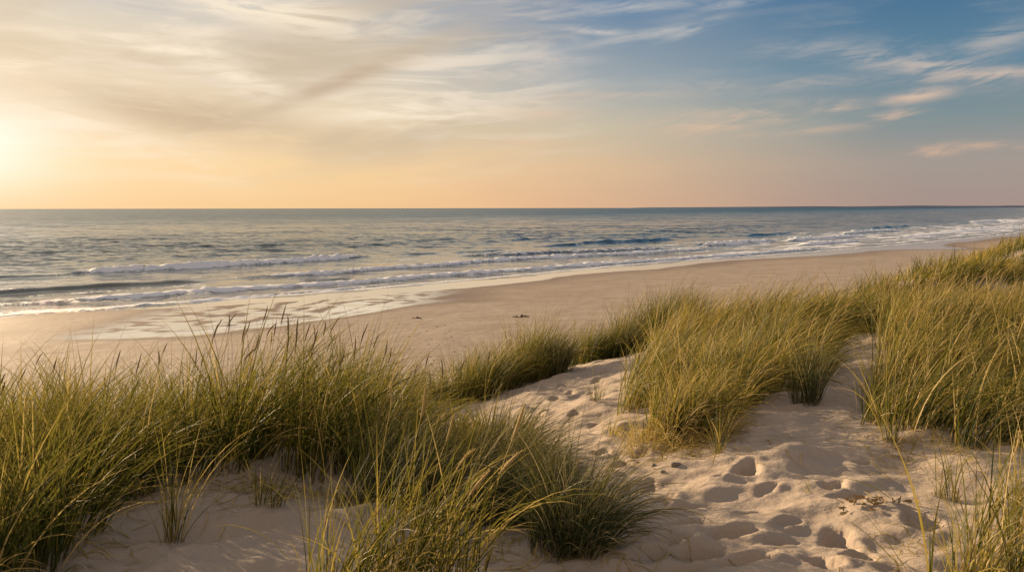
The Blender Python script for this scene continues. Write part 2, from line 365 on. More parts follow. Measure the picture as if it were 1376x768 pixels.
def water_material():
    m, n = mat('sea_water')
    g = n.new('ShaderNodeNewGeometry'); P = g.outputs['Position']
    foam = attr(n, 'foam'); off = attr(n, 'offshore')
    mp = n.new('ShaderNodeMapping'); mp.inputs['Rotation'].default_value = (0,0,math.radians(-22)); mp.inputs['Scale'].default_value = (0.45,1.0,1); n.put(mp.inputs[0], P)
    V = mp.outputs[0]
    body = n.mix(n.rng(off, 0, 45), (0.120,0.115,0.095,1), (0.012,0.050,0.060,1))
    body = n.mix(n.rng(off, 45, 500), body, (0.003,0.058,0.082,1))
    patch = n.noise(V, 0.02, 4, 0.6)
    body = n.mix(n.m('MULTIPLY', n.rng(patch, 0.4, 0.65), 0.5), body, (0.006,0.028,0.040,1))
    fn = n.noise(P, 2.6, 6, 0.75); fn2 = n.noise(P, 0.7, 3, 0.6)
    fa = n.m('ADD', foam, n.m('MULTIPLY', n.m('SUBTRACT', n.m('ADD', n.m('MULTIPLY', fn, 0.6), n.m('MULTIPLY', fn2, 0.4)), 0.5), 2.2))
    fm = n.m('MULTIPLY', n.rng(fa, 0.30, 0.60), n.rng(foam, 0.02, 0.25))
    h1 = n.noise(V, 0.16, 4, 0.6, 0.4); h2 = n.noise(V, 0.8, 5, 0.62, 0.3); h3 = n.noise(V, 4.5, 4, 0.6)
    calm = n.rng(off, 15, 95, 0.12, 1.0)
    def tilt(sc_, det, k):
        t = n.new('ShaderNodeTexNoise'); n.put(t.inputs['Vector'], V); t.inputs['Scale'].default_value = sc_; t.inputs['Detail'].default_value = det; t.inputs['Roughness'].default_value = .6
        v = n.new('ShaderNodeVectorMath', operation='SUBTRACT'); n.t.links.new(t.outputs['Color'], v.inputs[0]); v.inputs[1].default_value = (.5, .5, .5)
        v2 = n.new('ShaderNodeVectorMath', operation='MULTIPLY'); n.t.links.new(v.outputs[0], v2.inputs[0]); v2.inputs[1].default_value = (k, k, 0)
        return v2.outputs[0]
    def vadd(a, b):
        v = n.new('ShaderNodeVectorMath', operation='ADD'); n.t.links.new(a, v.inputs[0]); n.t.links.new(b, v.inputs[1]); return v.outputs[0]
    tl = vadd(vadd(tilt(.07, 4, 1.0), tilt(.45, 4, 1.7)), tilt(2.4, 3, .8))
    tsc = n.new('ShaderNodeVectorMath', operation='SCALE'); n.t.links.new(tl, tsc.inputs[0]); n.put(tsc.inputs['Scale'], n.m('MULTIPLY', calm, n.rng(off, 40, 2500, 1.0, .6)))
    nn = n.new('ShaderNodeVectorMath', operation='NORMALIZE'); n.t.links.new(vadd(g.outputs['Normal'], tsc.outputs[0]), nn.inputs[0])
    nb = bump(n, n.m('MULTIPLY', n.m('MULTIPLY', fn, fm), 0.12), 1.0, 1.0, nn.outputs[0])
    p = principled(n, body, n.rng(off, 0, 700, 0.10, 0.32), Normal=nb, IOR=1.42)
    f = principled(n, (0.84,0.84,0.85,1), 0.75, Normal=nb)
    mx = n.new('ShaderNodeMixShader'); n.put(mx.inputs[0], fm); n.t.links.new(p.outputs[0], mx.inputs[1]); n.t.links.new(f.outputs[0], mx.inputs[2])
    out(n, mx.outputs[0]); return m
WATER = water_material()

def grass_material(name, stops, trans=0.38, rough=0.5, spec=0.3):
    m, n = mat(name)
    t = attr(n, 'tint'); al = attr(n, 'along')
    c = n.ramp(t, stops)
    c = n.mix(n.rng(al, 0.62, 1.0, 0.0, 0.40), c, (0.30,0.23,0.10,1))       # dry tips
    c = n.mix(n.rng(al, 0.16, 0.0, 0.0, 0.55), c, (0.20,0.14,0.065,1))      # brown sheaths
    p = principled(n, c, rough, Specular_IOR_Level=spec)
    tr = n.new('ShaderNodeBsdfTranslucent'); n.put(tr.inputs[0], n.mix(0.28, c, (0.42,0.33,0.04,1)))
    mx = n.new('ShaderNodeMixShader'); mx.inputs[0].default_value = trans
    n.t.links.new(p.outputs[0], mx.inputs[1]); n.t.links.new(tr.outputs[0], mx.inputs[2])
    out(n, mx.outputs[0]); return m
GRASS = grass_material('marram_leaf', [(0,(0.014,0.028,0.006)),(0.3,(0.030,0.055,0.010)),(0.55,(0.085,0.100,0.018)),(0.8,(0.33,0.25,0.055)),(1,(0.58,0.43,0.19))], 0.36, 0.58, 0.18)
GRASS_COOL = grass_material('cool_marram_leaf', [(0,(0.016,0.032,0.014)),(0.4,(0.036,0.056,0.022)),(0.7,(0.085,0.095,0.038)),(0.88,(0.26,0.22,0.10)),(1,(0.50,0.40,0.24))], 0.30, 0.55, 0.20)
def seed_material(name, a, b):
    m, n = mat(name); g = n.new('ShaderNodeNewGeometry')
    c = n.mix(n.noise(g.outputs['Position'], 120, 3, 0.6), a, b)
    p = principled(n, c, 0.75, Specular_IOR_Level=0.2)
    tr = n.new('ShaderNodeBsdfTranslucent'); n.put(tr.inputs[0], c)
    mx = n.new('ShaderNodeMixShader'); mx.inputs[0].default_value = 0.3
    n.t.links.new(p.outputs[0], mx.inputs[1]); n.t.links.new(tr.outputs[0], mx.inputs[2]); out(n, mx.outputs[0]); return m
SEED_GOLD = seed_material('golden_seed', (0.42,0.30,0.11,1), (0.60,0.46,0.21,1))
SEED_BROWN = seed_material('brown_seed', (0.17,0.12,0.06,1), (0.34,0.25,0.13,1))
def plain(name, a, b, scale=20, rough=0.85):
    m, n = mat(name); g = n.new('ShaderNodeNewGeometry')
    nz = n.noise(g.outputs['Position'], scale, 4, 0.6)
    out(n, principled(n, n.mix(nz, a, b), rough, Normal=bump(n, nz, 0.5, 0.01)).outputs[0]); return m
STONE = plain('pebble_stone', (0.12,0.10,0.085,1), (0.26,0.22,0.18,1), 8)
WEED = plain('dry_seaweed', (0.07,0.045,0.03,1), (0.17,0.11,0.065,1), 15)
STRAW = plain('dry_leaf', (0.34,0.25,0.12,1), (0.20,0.13,0.06,1), 40)
HAZED_LAND = plain('hazed_far_land', (0.19,0.20,0.24,1), (0.22,0.23,0.27,1), 0.002)  # distance haze put into the colour as a faded blue-grey

# ------------------------------------------------------------------ setting: beach, dune, sea, far land
def build_beach():
    xs = axis([(-9000,-700,900,60),(-700,-75,40,1.0),(-75,30,.28,.28),(30,200,.5,2.2),(200,900,4,50),(900,9000,60,900)])
    ys = axis([(-4000,-60,600,12),(-60,28,10,.8),(28,105,.28,.28),(105,300,.5,2.0),(300,1500,5,60),(1500,13000,80,1200)])
    XX, YY = np.meshgrid(xs, ys); n = shore_n(XX, YY); Zb = beach_z(XX, YY)
    # wet strip left by the swash: its landward edge wanders
    s = XX*0.78+YY*0.62
    edge = -7.0+3.2*fbm(s*0.028+2, s*0+3.3, 2)+0.8*fbm(s*0.12, s*0+1.2, 3)
    edge = edge+4.6*np.exp(-((XX+46)/15)**2)
    edge = edge-9*np.exp(-((s-158)/7)**2)*ss(XX, 40, 60)
    wet = ss(n-edge, -0.25, 0.35)
    # the flat of braided pools at the left
    lines = ((80,460),(150,441),(240,428),(330,417),(480,405),(622,406))
    wx = np.array([(px-688)/FPX*CAMZ*FPX/(py-280) for px, py in lines]); wy = np.array([CAMZ*FPX/(py-280) for px, py in lines])
    low = ((80,462),(250,455),(380,443),(470,428),(560,413),(622,407))
    lx = np.array([(px-688)/FPX*CAMZ*FPX/(py-280) for px, py in low]); ly = np.array([CAMZ*FPX/(py-280) for px, py in low])
    # region along its axis: u across (0 at the low edge, 1 at the upper edge)
    tpar = (XX-lx[0])/(lx[-1]-lx[0]); yl = np.interp(XX, lx, ly)
    yu = np.interp(XX, _tx, _ty)-1.0
    d_low = (YY-yl+0.9*fbm(XX*0.16, YY*0.16+5, 3)); inside = ss(d_low, -0.25, 0.3)*ss(XX, lx[0]-2.0, lx[0]+2.0)*(1-ss(XX, lx[-1]-7, lx[-1]+.5+0.0*YY))
    inside = np.where((tpar > -0.3) & (tpar < 1.25), inside, 0)*(n < 0)
    a_ = s; b_ = -XX*0.62+YY*0.78
    wv = fbm(a_*0.10+7, b_*0.10+1, 2)*2.2
    br = fbm((a_+wv)*0.42+40, (b_+wv)*0.62+12, 3, 0.5)
    isl = ss(br, 0.07, 0.14)*ss(d_low, 1.4, 2.6)
    tongue = ss(-(n-edge), -0.3, 0.6)*ss(XX, lx[0]+2, lx[0]+6)*0
    pool = inside*(1-isl)
    # sandy bar between the pools and the swash at the upper left, and the spit pointing left at the right end
    bar = ss(fbm(a_*0.035+3, b_*0.15+9, 3), -0.02, 0.06)
    wet = np.maximum(wet, pool)
    z = Zb-0.012*wet
    damp = ss(n-edge, -7.0+0*n, 1.0)*0.8+0.25*ss(fbm(a_*0.05, b_*0.22, 4), 0.0, 0.6)*ss(n, -30, -8)
    damp = np.maximum(damp, ss(d_low, -2.8, 0.3)*ss(XX, lx[0]-6, lx[0])*(1-ss(XX, lx[-1]-2, lx[-1]+6))*(n < 0))
    damp = np.clip(damp, 0, 1)*(1-wet)
    # small drifts and old footprints of the beach
    dry = ss(-n, 12, 22)
    z = z+dry*(0.018*fbm(XX*0.9, YY*0.9, 3)+0.02*np.minimum(0, fbm(XX*2.2+3, YY*2.2, 2)+0.15))
    z = z+dry*0.05*ss(-n, 33, 42)*fbm(XX*1.4+9, YY*1.4, 3)
    V = np.stack([XX, YY, z], -1).reshape(-1, 3)
    F = grid_faces(len(xs), len(ys), (n < 60))
    V, F, A = compact(V, F, {'wet': wet, 'damp': damp})
    o = mesh_np('beach', V, F, BEACH, A); tag(o, 'wide pale sand beach with a wet shining edge and braided pools', 'beach', kind='structure')
build_beach()

def build_dune():
    xs = axis([(-300,-40,40,2),(-40,-4.5,1.2,.05),(-4.5,6.0,.024,.024),(6.0,45,.05,.8),(45,500,1,40),(500,1500,50,150)])
    ys = axis([(-300,-10,40,2),(-10,2.6,.8,.05),(2.6,8.6,.022,.022),(8.6,17,.03,.05),(17,60,.07,.8),(60,500,1,30),(500,1500,40,150)])
    XX, YY = np.meshgrid(xs, ys); n = shore_n(XX, YY)
    z = dune_z(XX, YY); z = np.where(n > -44, np.minimum(z, beach_z(XX, YY)-0.25+0*z+ss(-n, 38, 44)*10), z)
    V = np.stack([XX, YY, z], -1).reshape(-1, 3)
    F = grid_faces(len(xs), len(ys), (n < -36))
    V, F, A = compact(V, F, {})
    o = mesh_np('dune_ground', V, F, SAND); tag(o, 'soft sand dune with a trodden path and footprints', 'dune', kind='structure')
build_dune()

def wpt(px, py): d = CAMZ*FPX/(py-280.0); return (px-688)/FPX*d, d
BREAK = [ # crest line, height, front width, foam
 ([(78,370),(110,367),(200,363),(330,356),(430,350),(500,346)], .50, .65, .85, .10),
 ([(-60,374),(0,373),(62,371)], .45, .9, 0.0, 0),
 ([(-60,400),(0,395),(60,391),(130,387),(200,383),(275,379)], .45, .8, .15, 0),
 ([(-60,414),(0,410),(200,398),(274,393),(368,387),(460,382),(500,379),(600,371),(700,364),(800,357),(860,353),(972,346),(1047,340),(1120,335)], .26, .6, .8, .3),
 ([(-60,427),(0,422),(133,415),(187,411),(274,404),(334,399),(460,389),(553,380)], .10, .45, .55, .2),
 ([(187,411),(230,402),(274,397)], .08, .4, .3, 0),
 ([(317,375),(400,371),(460,367),(533,361),(613,356),(700,349),(860,342),(960,336)], .34, .7, .75, .2),
 ([(405,379),(470,376)], .22, .6, .1, 0),
 ([(533,344),(587,341)], .42, .9, .0, 0), ([(613,340),(650,339),(677,337)], .45, .9, .05, 0),
 ([(625,345),(700,343),(733,341),(860,337),(900,336)], .34, .8, .5, .1),
 ([(733,332),(770,331),(787,328),(860,326),(909,323)], .55, 1.1, .08, 0),
 ([(939,332),(1002,328),(1040,326)], .5, 1.0, .65, .1), ([(1006,319),(1040,317),(1065,315)], .55, 1.2, .1, 0),
 ([(1060,325),(1122,321),(1160,319)], .5, 1.0, .8, .1), ([(1080,331),(1110,329),(1150,326)], .4, .9, .9, .2), ([(1137,316),(1171,313),(1210,312)], .6, 1.2, .7, .1),
 ([(1170,309),(1224,306)], .65, 1.4, .1, 0), ([(1300,302),(1344,300),(1376,299)], .9, 1.8, .9, .1), ([(1250,315),(1376,307),(1450,303)], .5, 1.2, .8, .2),
 ([(1200,322),(1300,313),(1400,307)], .3, 1.0, .9, .3), ([(350,331),(385,330)], .4, .9, 0, 0), ([(335,338),(386,337)], .45, .9, 0, 0), ([(420,326),(460,325)], .4, .9, 0, 0), ([(235,345),(262,344)], .4, .9, 0, 0),
 ([(120,352),(165,350)], .4, .9, 0, 0), ([(40,356),(65,355)], .35, .8, 0, 0), ([(560,324),(630,322)], .4, 1.0, 0, 0), ([(650,326),(720,322)], .45, 1.0, 0, 0), ([(500,331),(545,329)], .4, 1.0, 0, 0), ([(820,318),(890,315)], .45, 1.1, 0.0, 0),
]
def build_sea():
    xs = axis([(-12000,-900,1500,60),(-900,-130,50,1.2),(-130,110,.33,.33),(110,330,.6,1.8),(330,1500,3,60),(1500,16000,80,1600)])
    ys = axis([(-6000,-60,900,20),(-60,40,10,.6),(40,175,.33,.33),(175,420,.6,2.2),(420,2500,4,80),(2500,16000,100,1600)])
    XX, YY = np.meshgrid(xs, ys); n = shore_n(XX, YY)
    h = np.zeros_like(XX); foam = np.zeros_like(XX)
    s = XX*0.78+YY*0.62; b = -XX*0.62+YY*0.78
    D = np.hypot(XX, YY)
    fade = 1-ss(D, 180, 420)
    deep = ss(n, 15, 95)
    r2 = np.random.default_rng(12)
    for i in range(46):
        lam = 1.2*(9/1.2)**r2.random(); th = math.radians(r2.normal(-62, 26)); k = 2*math.pi/lam
        amp = 0.0062*lam**0.85*(0.5+r2.random())
        arg = k*(XX*math.cos(th)+YY*math.sin(th))+r2.uniform(0, 6.28)
        md = 0.5+0.5*np.sin(s*0.05*(1+r2.random())+b*0.07*r2.random()+r2.uniform(0, 6.3))
        wv = np.sin(arg); h += amp*(wv+0.25*wv*wv)*md*(0.10+0.90*deep)*fade
    tur = fbm(XX*0.9, YY*0.9, 3)
    for line, A, wf, fo, tr in BREAK:
        fo = min(1.2, fo*1.4)
        if fo < .1: A = A*.6
        P = np.array([wpt(*p) for p in line]); o_ = np.argsort(P[:,0]); P = P[o_]
        sl = (P[-1,1]-P[0,1])/(P[-1,0]-P[0,0])
        x0, x1 = P[0,0], P[-1,0]; L = x1-x0
        yc = np.interp(XX, P[:,0], P[:,1], left=None, right=None)
        yc = np.where(XX < x0, P[0,1]+(XX-x0)*sl, np.where(XX > x1, P[-1,1]+(XX-x1)*sl, yc))
        d = (YY-yc)/math.sqrt(1+sl*sl)+0.8*fbm(s*0.08+P[0,0], s*0, 2)+0.22*fbm(s*0.5+P[0,1], s*0+1, 2)
        env = ss(XX, x0-0.06*L-.5, x0+0.12*L)*(1-ss(XX, x1-0.15*L, x1+0.05*L+.5))*((0.65+0.5*np.abs(fbm(s*0.10+P[0,1], s*0+3, 2))) if fo < .6 else (0.85+0.3*np.abs(fbm(s*0.10+P[0,1], s*0+3, 2))))
        wb = wf*3.2
        pr = np.where(d < 0, np.exp(-(d/wf)**2), np.exp(-(d/wb)**2))
        A = A*1.0; h += 1.25*A*pr*env*(1+0.45*tur*(fo > .3))
        if fo > 0:
            fb = np.exp(-((d+0.25*wf)/(0.85*wf))**4)*fo*.9*(1+.5*tur)
            fb = np.maximum(fb, fo*0.55*np.exp(-np.abs(d+wf)/(3.5*wf))*(d < 0))
            fb = np.maximum(fb, fo*(0.40+tr)*np.exp(-np.maximum(d, 0)/(6*wf))*(d > 0))
            foam = np.maximum(foam, fb*env)
    # loose foam of the surf zone, drawn out along the shore
    lf = fbm(s*0.07+3, b*0.30+4, 4, 0.6)+0.35*ss(XX, 10, 60)
    zone = ss(n, 0.5, 4)*(1-ss(n+12*fbm(s*0.02, s*0, 2), 30, 62))
    foam = np.maximum(foam, ss(lf, 0.18, 0.75)*zone*(0.42+0.26*ss(XX, 0, 60)))
    # lacy edge of the last swash
    foam = np.maximum(foam, 0.9*np.exp(-((n+0.2+0.5*fbm(s*0.15, s*0+2, 3))/0.5)**2))
    V = np.stack([XX, YY, h], -1).reshape(-1, 3)
    F = grid_faces(len(xs), len(ys), (n > -6) & (YY > -200))
    V, F, A = compact(V, F, {'foam': foam, 'offshore': n})
    o = mesh_np('sea', V, F, WATER, A); tag(o, 'grey-blue evening sea with low breakers running in along the beach', 'sea', kind='structure')
build_sea()

def build_hills():
    # a low far coast on the right of the horizon
    xs = np.linspace(1500, 9500, 240); V = []
    for i, x in enumerate(xs):
        t = i/239
        hgt = 10+16*ss(t, 0, .5)+7*fbm(np.array([x*0.0011]), np.array([2.2]), 3)[0]*ss(t, .1, .4)+14*ss(t, .78, .82)
        hgt = max(hgt, 3)*ss(t, 0.0, 0.05)
        yb = 11000-t*1500
        for dy, q in ((-60, -2), (-25, .55), (0, .9), (60, 1), (300, .8), (700, -2)):
            V.append((x, yb+dy, q*hgt if q > 0 else -2))
    o = mesh_np('hills', np.array(V), grid_faces(6, 240), HAZED_LAND); tag(o, 'low haze-blue strip of distant coast on the horizon', 'hills', kind='structure')
build_hills()

# ------------------------------------------------------------------ grass builders
def paths(root, h, az_, th0, th1, seg, pw=1.5):
    t = np.linspace(0, 1, seg+1)[None, :]
    th = th0[:, None]+th1[:, None]*t**pw
    d = np.stack([np.sin(th)*np.cos(az_)[:, None], np.sin(th)*np.sin(az_)[:, None], np.cos(th)], -1)
    st = (d[:, 1:]+d[:, :-1])/2*(h/seg)[:, None, None]
    p = np.concatenate([np.zeros((len(h), 1, 3)), np.cumsum(st, 1)], 1)+root[:, None, :]
    return p, d
def ribbons(p, d, wd, prof, rs):
    Nn, K, _ = p.shape
    psi = rs.uniform(0, 2*np.pi, Nn)[:, None]+np.linspace(0, 1, K)[None]*rs.normal(0, .8, Nn)[:, None]
    r = np.stack([np.cos(psi), np.sin(psi), 0.15*np.sin(psi*2)], -1)
    sd_ = np.cross(d, r); sd_ /= np.linalg.norm(sd_, axis=-1, keepdims=True)+1e-6
    hw = (wd[:, None]*prof[None]/2)[..., None]
    V = np.stack([p-sd_*hw, p+sd_*hw], 2).reshape(-1, 3)
    i = (np.arange(Nn)[:, None]*K+np.arange(K-1)[None]).ravel()*2
    F = np.stack([i, i+1, i+3, i+2], -1)
    return V, F
def tubes(p, rad, sides=5):
    Nn, K, _ = p.shape
    tg = np.gradient(p, axis=1); tg /= np.linalg.norm(tg, axis=-1, keepdims=True)+1e-9
    a = np.cross(tg, np.array([0.3, 1, 0.1])); a /= np.linalg.norm(a, axis=-1, keepdims=True)+1e-9
    b = np.cross(tg, a); ph = np.arange(sides)*2*np.pi/sides
    ring = a[:, :, None]*np.cos(ph)[None, None, :, None]+b[:, :, None]*np.sin(ph)[None, None, :, None]
    V = (p[:, :, None]+ring*rad[:, :, None, None]).reshape(-1, 3)
    base = (np.arange(Nn)[:, None]*K+np.arange(K-1)[None]).ravel()[:, None]*sides
    j = np.arange(sides)[None]; j2 = (j+1) % sides
    F = np.stack([base+j, base+j2, base+sides+j2, base+sides+j], -1).reshape(-1, 4)
    return V, F
class Soup:
    def __init__(s): s.V = []; s.F = []; s.t = []; s.a = []; s.m = []; s.n = 0
    def add(s, V, F, tint, along, mi=0):
        s.V.append(V); s.F.append(F+s.n); s.n += len(V); s.t.append(np.broadcast_to(tint, len(V))); s.a.append(np.broadcast_to(along, len(V))); s.m.append(np.full(len(F), mi))
    def build(s, name, mats, parent=None, origin=None):
        V = np.concatenate(s.V)
        if origin is not None: V = V-np.array(origin)
        return mesh_np(name, V, np.concatenate(s.F), None, {'tint': np.concatenate(s.t), 'along': np.concatenate(s.a)}, parent, True, mats, np.concatenate(s.m))
PROF = lambda K: np.clip(np.where(np.linspace(0,1,K) < .25, .7+1.2*np.linspace(0,1,K), 1.0)*(1-np.linspace(0,1,K)**2.2), .04, 1)
def add_blades(S, root, h, wd, az_, th0, th1, seg, tint, rs, mi=0):
    p, d = paths(root, h, az_, th0, th1, seg)
    V, F = ribbons(p, d, wd, PROF(seg+1), rs)
    al = np.repeat(np.tile(np.linspace(0, 1, seg+1), len(h)), 2); tt = np.repeat(tint, 2*(seg+1))
    S.add(V, F, tt, al, mi)
WIND = math.radians(0)            # towards +X
def tuft_blades(S, cx, cy, nb, rad, hgt, rs, wd=.0048, lean=.35, wind=WIND, spread=1.0, green=.45, seg=6, mi=0, fan=.25, curl=.85, zfn=None, straw=.10, lx=0., ly=0.):
    """blades of many tufts at once: cx.. are arrays with one entry per tuft, nb blades each"""
    cx = np.atleast_1d(cx); m = len(cx); hgt = np.broadcast_to(hgt, m); green = np.broadcast_to(green, m)
    tot = m*nb; ci = np.repeat(np.arange(m), nb)
    rr = rad*np.sqrt(rs.random(tot)); aa = rs.uniform(0, 2*np.pi, tot)
    ox = rr*np.cos(aa); oy = rr*np.sin(aa)
    x = np.repeat(cx, nb)+ox; y = np.repeat(np.atleast_1d(cy), nb)+oy
    z = (zfn or dune_z)(x, y)-0.02
    h = hgt[ci]*np.clip(rs.normal(.84, .24, tot), .25, 1.28)*rs.uniform(.82, 1.15, m)[ci]
    # direction: outward fan plus wind
    tl = rs.normal(0, .16, (m, 2)); tl[:, 0] += lx; tl[:, 1] += ly; tint_t = rs.normal(0, .09, m)[ci]
    vx = fan*ox/rad+lean*math.cos(wind)+rs.normal(0, .24*spread, tot)+tl[ci, 0]; vy = fan*oy/rad+lean*math.sin(wind)+rs.normal(0, .24*spread, tot)+tl[ci, 1]
    mag = np.hypot(vx, vy); az_ = np.arctan2(vy, vx)
    th0 = np.clip(mag*.45, 0, .9); th1 = np.clip(mag*curl*1.5+np.abs(rs.normal(0, .28, tot)), 0, 2.0)
    tint = np.clip(rs.normal(0, .22, tot)+green[ci]+tint_t, 0, .84); st = rs.random(tot) < straw; tint[st] = rs.uniform(.85, 1, st.sum())
    w_ = wd*rs.uniform(.6, 1.25, tot)
    add_blades(S, np.stack([x, y, z], -1), h, w_, az_, th0, th1, seg, tint, rs, mi)
def seed_geom(S, root, h, az_, th0, th1, rs, length=.15, r=.0055, mi=1, mi_stem=0, bristle=26, lod=False):
    """flowering stems: a thin stalk carrying a spindle of spikelets"""
    seg = 9 if not lod else 6
    p, d = paths(root, h, az_, th0, th1, seg, 2.0)
    K = seg+1
    V, F = tubes(p, np.broadcast_to(np.linspace(.0026, .0018, K), (len(h), K))*(1 if not lod else 1.6), 3)
    S.add(V, F, .80, .5, mi_stem)
    tip = p[:, -1]; dr = d[:, -1]
    kk = 8 if not lod else 5; q = np.linspace(0, 1, kk)
    side = rs.normal(0, .02, (len(h), 3))
    hp = tip[:, None]+dr[:, None]*(q[None, :, None]*length)+side[:, None]*(q**2)[None, :, None]-np.array([0, 0, .12*length])*(q**2)[None, :, None]*np.hypot(dr[:, 0], dr[:, 1])[:, None, None]
    rad = r*np.clip(np.sin(np.pi*np.clip(q*.93+.05, 0, 1))**.7, .06, 1)
    rad = np.broadcast_to(rad, (len(h), kk))*rs.uniform(.75, 1.2, (len(h), 1))
    V, F = tubes(hp, rad, 6 if not lod else 4); S.add(V, F, .9, .5, mi)
    if bristle:
        m = len(h)*bristle; ci = np.repeat(np.arange(len(h)), bristle); qq = rs.uniform(0, .92, m)
        pos = tip[ci]+dr[ci]*(qq*length)[:, None]+side[ci]*(qq**2)[:, None]-np.array([0, 0, .12*length])*(qq**2)[:, None]*np.hypot(dr[ci, 0], dr[ci, 1])[:, None]
        aa = np.arctan2(dr[ci, 1], dr[ci, 0])+rs.uniform(-2.6, 2.6, m)
        th = np.arccos(np.clip(dr[ci, 2], -1, 1))*.7+rs.uniform(.05, .45, m)
        pp, dd = paths(pos, np.full(m, .014)*rs.uniform(.7, 1.3, m), aa, th, np.zeros(m), 2)
        V, F = ribbons(pp, dd, np.full(m, .0034), np.array([.6, 1, .1]), rs); S.add(V, F, .9, .5, mi)

def mounds(x, y, L, seed):
    '''how close each point is to the middle of its mound of grass, and the direction away from it'''
    gx = np.floor(x/L); gy = np.floor(y/L); best = np.full(len(x), 9.); bx = np.zeros(len(x)); by = np.zeros(len(x)); bh = np.zeros(len(x))
    for i in (-1, 0, 1):
        for j in (-1, 0, 1):
            cx_ = gx+i; cy_ = gy+j
            hsh = lambda k: np.abs(np.sin(cx_*127.1+cy_*311.7+seed*74.7+k*19.3)*43758.5453) % 1.0
            px_ = (cx_+.15+.7*hsh(1))*L; py_ = (cy_+.15+.7*hsh(2))*L; R = .62+.25*hsh(3)
            dd = np.hypot(x-px_, y-py_)/L/R; k = dd < best
            best = np.where(k, dd, best); bx = np.where(k, (x-px_)/L, bx); by = np.where(k, (y-py_)/L, by); bh = np.where(k, hsh(4), bh)
    return np.clip(1-best**2, -.3, 1), bx, by, bh
def inpoly(x, y, poly):
    P = np.array(poly); c = np.zeros(len(x), bool); j = len(P)-1
    for i in range(len(P)):
        xi, yi = P[i]; xj, yj = P[j]
        c ^= ((yi > y) != (yj > y)) & (x < (xj-xi)*(y-yi)/(yj-yi+1e-12)+xi); j = i
    return c
def scatter(poly, spacing, rs, jitter=.5):
    P = np.array(poly); x0, y0 = P.min(0); x1, y1 = P.max(0)
    gx, gy = np.meshgrid(np.arange(x0, x1, spacing), np.arange(y0, y1, spacing))
    x = gx.ravel()+rs.uniform(-jitter, jitter, gx.size)*spacing; y = gy.ravel()+rs.uniform(-jitter, jitter, gx.size)*spacing
    k = inpoly(x, y, poly); return x[k], y[k]

# ---- left bank of grass (one dense mass)
LEFT = [(-6.5,2.3),(-2.9,2.6),(-2.15,3.2),(-2.12,3.9),(-2.3,4.3),(-2.35,4.85),(-1.75,5.05),(-1.3,5.05),(-.95,4.85),(-.75,4.75),(-.1,5.0),(.05,5.6),(-.15,7),(-.6,8.2),(-3,8.2),(-7,7.4),(-9,6),(-9,3.4)]
def left_bank():
    rs = np.random.default_rng(21); S = Soup()
    x, y = scatter(LEFT, .235, rs, .6)
    keep = rs.random(len(x)) < np.where(fbm(x*.9, y*.9+3, 2) > -.45, 1, .35); x, y = x[keep], y[keep]
    # height: tallest round x = -1.7, lower to the left
    f, mx_, my_, mh = mounds(x, y, .75, 3); f2, nx_, ny_, _h = mounds(x, y, .42, 8)
    kp = (f > .0) | (rs.random(len(x)) < .35); x, y, f, mx_, my_, mh, f2, nx_, ny_ = [q[kp] for q in (x, y, f, mx_, my_, mh, f2, nx_, ny_)]
    hg = (.62+.30*np.exp(-((x+1.55)/.60)**2)+.10*np.exp(-((x+3.3)/.7)**2)-.20*ss(x, -1.15, -.35))*(.80+.34*f+.14*mh)
    gr = .36+.20*fbm(x*.7+1, y*.7+8, 2)+.06*ss(x, -3, -1)
    tuft_blades(S, x, y, 42, .10, hg, rs, wd=.0098, lean=.18, green=gr-.15+.18*mh, seg=7, fan=.24, curl=.7, straw=.07, lx=.30*mx_+.30*nx_, ly=.3*my_)
    tuft_blades(S, x[::2], y[::2], 11, .16, hg[::2]*.9, rs, wd=.0065, lean=.6, green=.7, seg=8, fan=.4, curl=1.5, straw=.5)
    # brown flowering stems standing above the leaves
    k = 56
    sx = np.concatenate([rs.uniform(-2.15, -1.1, 32), rs.uniform(-4.3, -2.2, 14), rs.uniform(-1.2, -.2, 10)]); sy = rs.uniform(5.0, 6.6, k)
    root = np.stack([sx, sy, dune_z(sx, sy)], -1)
    hh = np.where(sx > -2.3, rs.uniform(.74, .98, k), rs.uniform(.60, .80, k)); hh[sx > -1.1] -= .12
    seed_geom(S, root, hh, rs.normal(0, .5, k), np.abs(rs.normal(.05, .04, k)), rs.uniform(.05, .4, k), rs, length=.13, r=.0050, mi=1, bristle=14)
    o = S.build('dune_grass', [GRASS, SEED_BROWN])
    tag(o, 'dense dark green marram grass with brown seed heads filling the left bank', 'grass', kind='stuff')
left_bank()

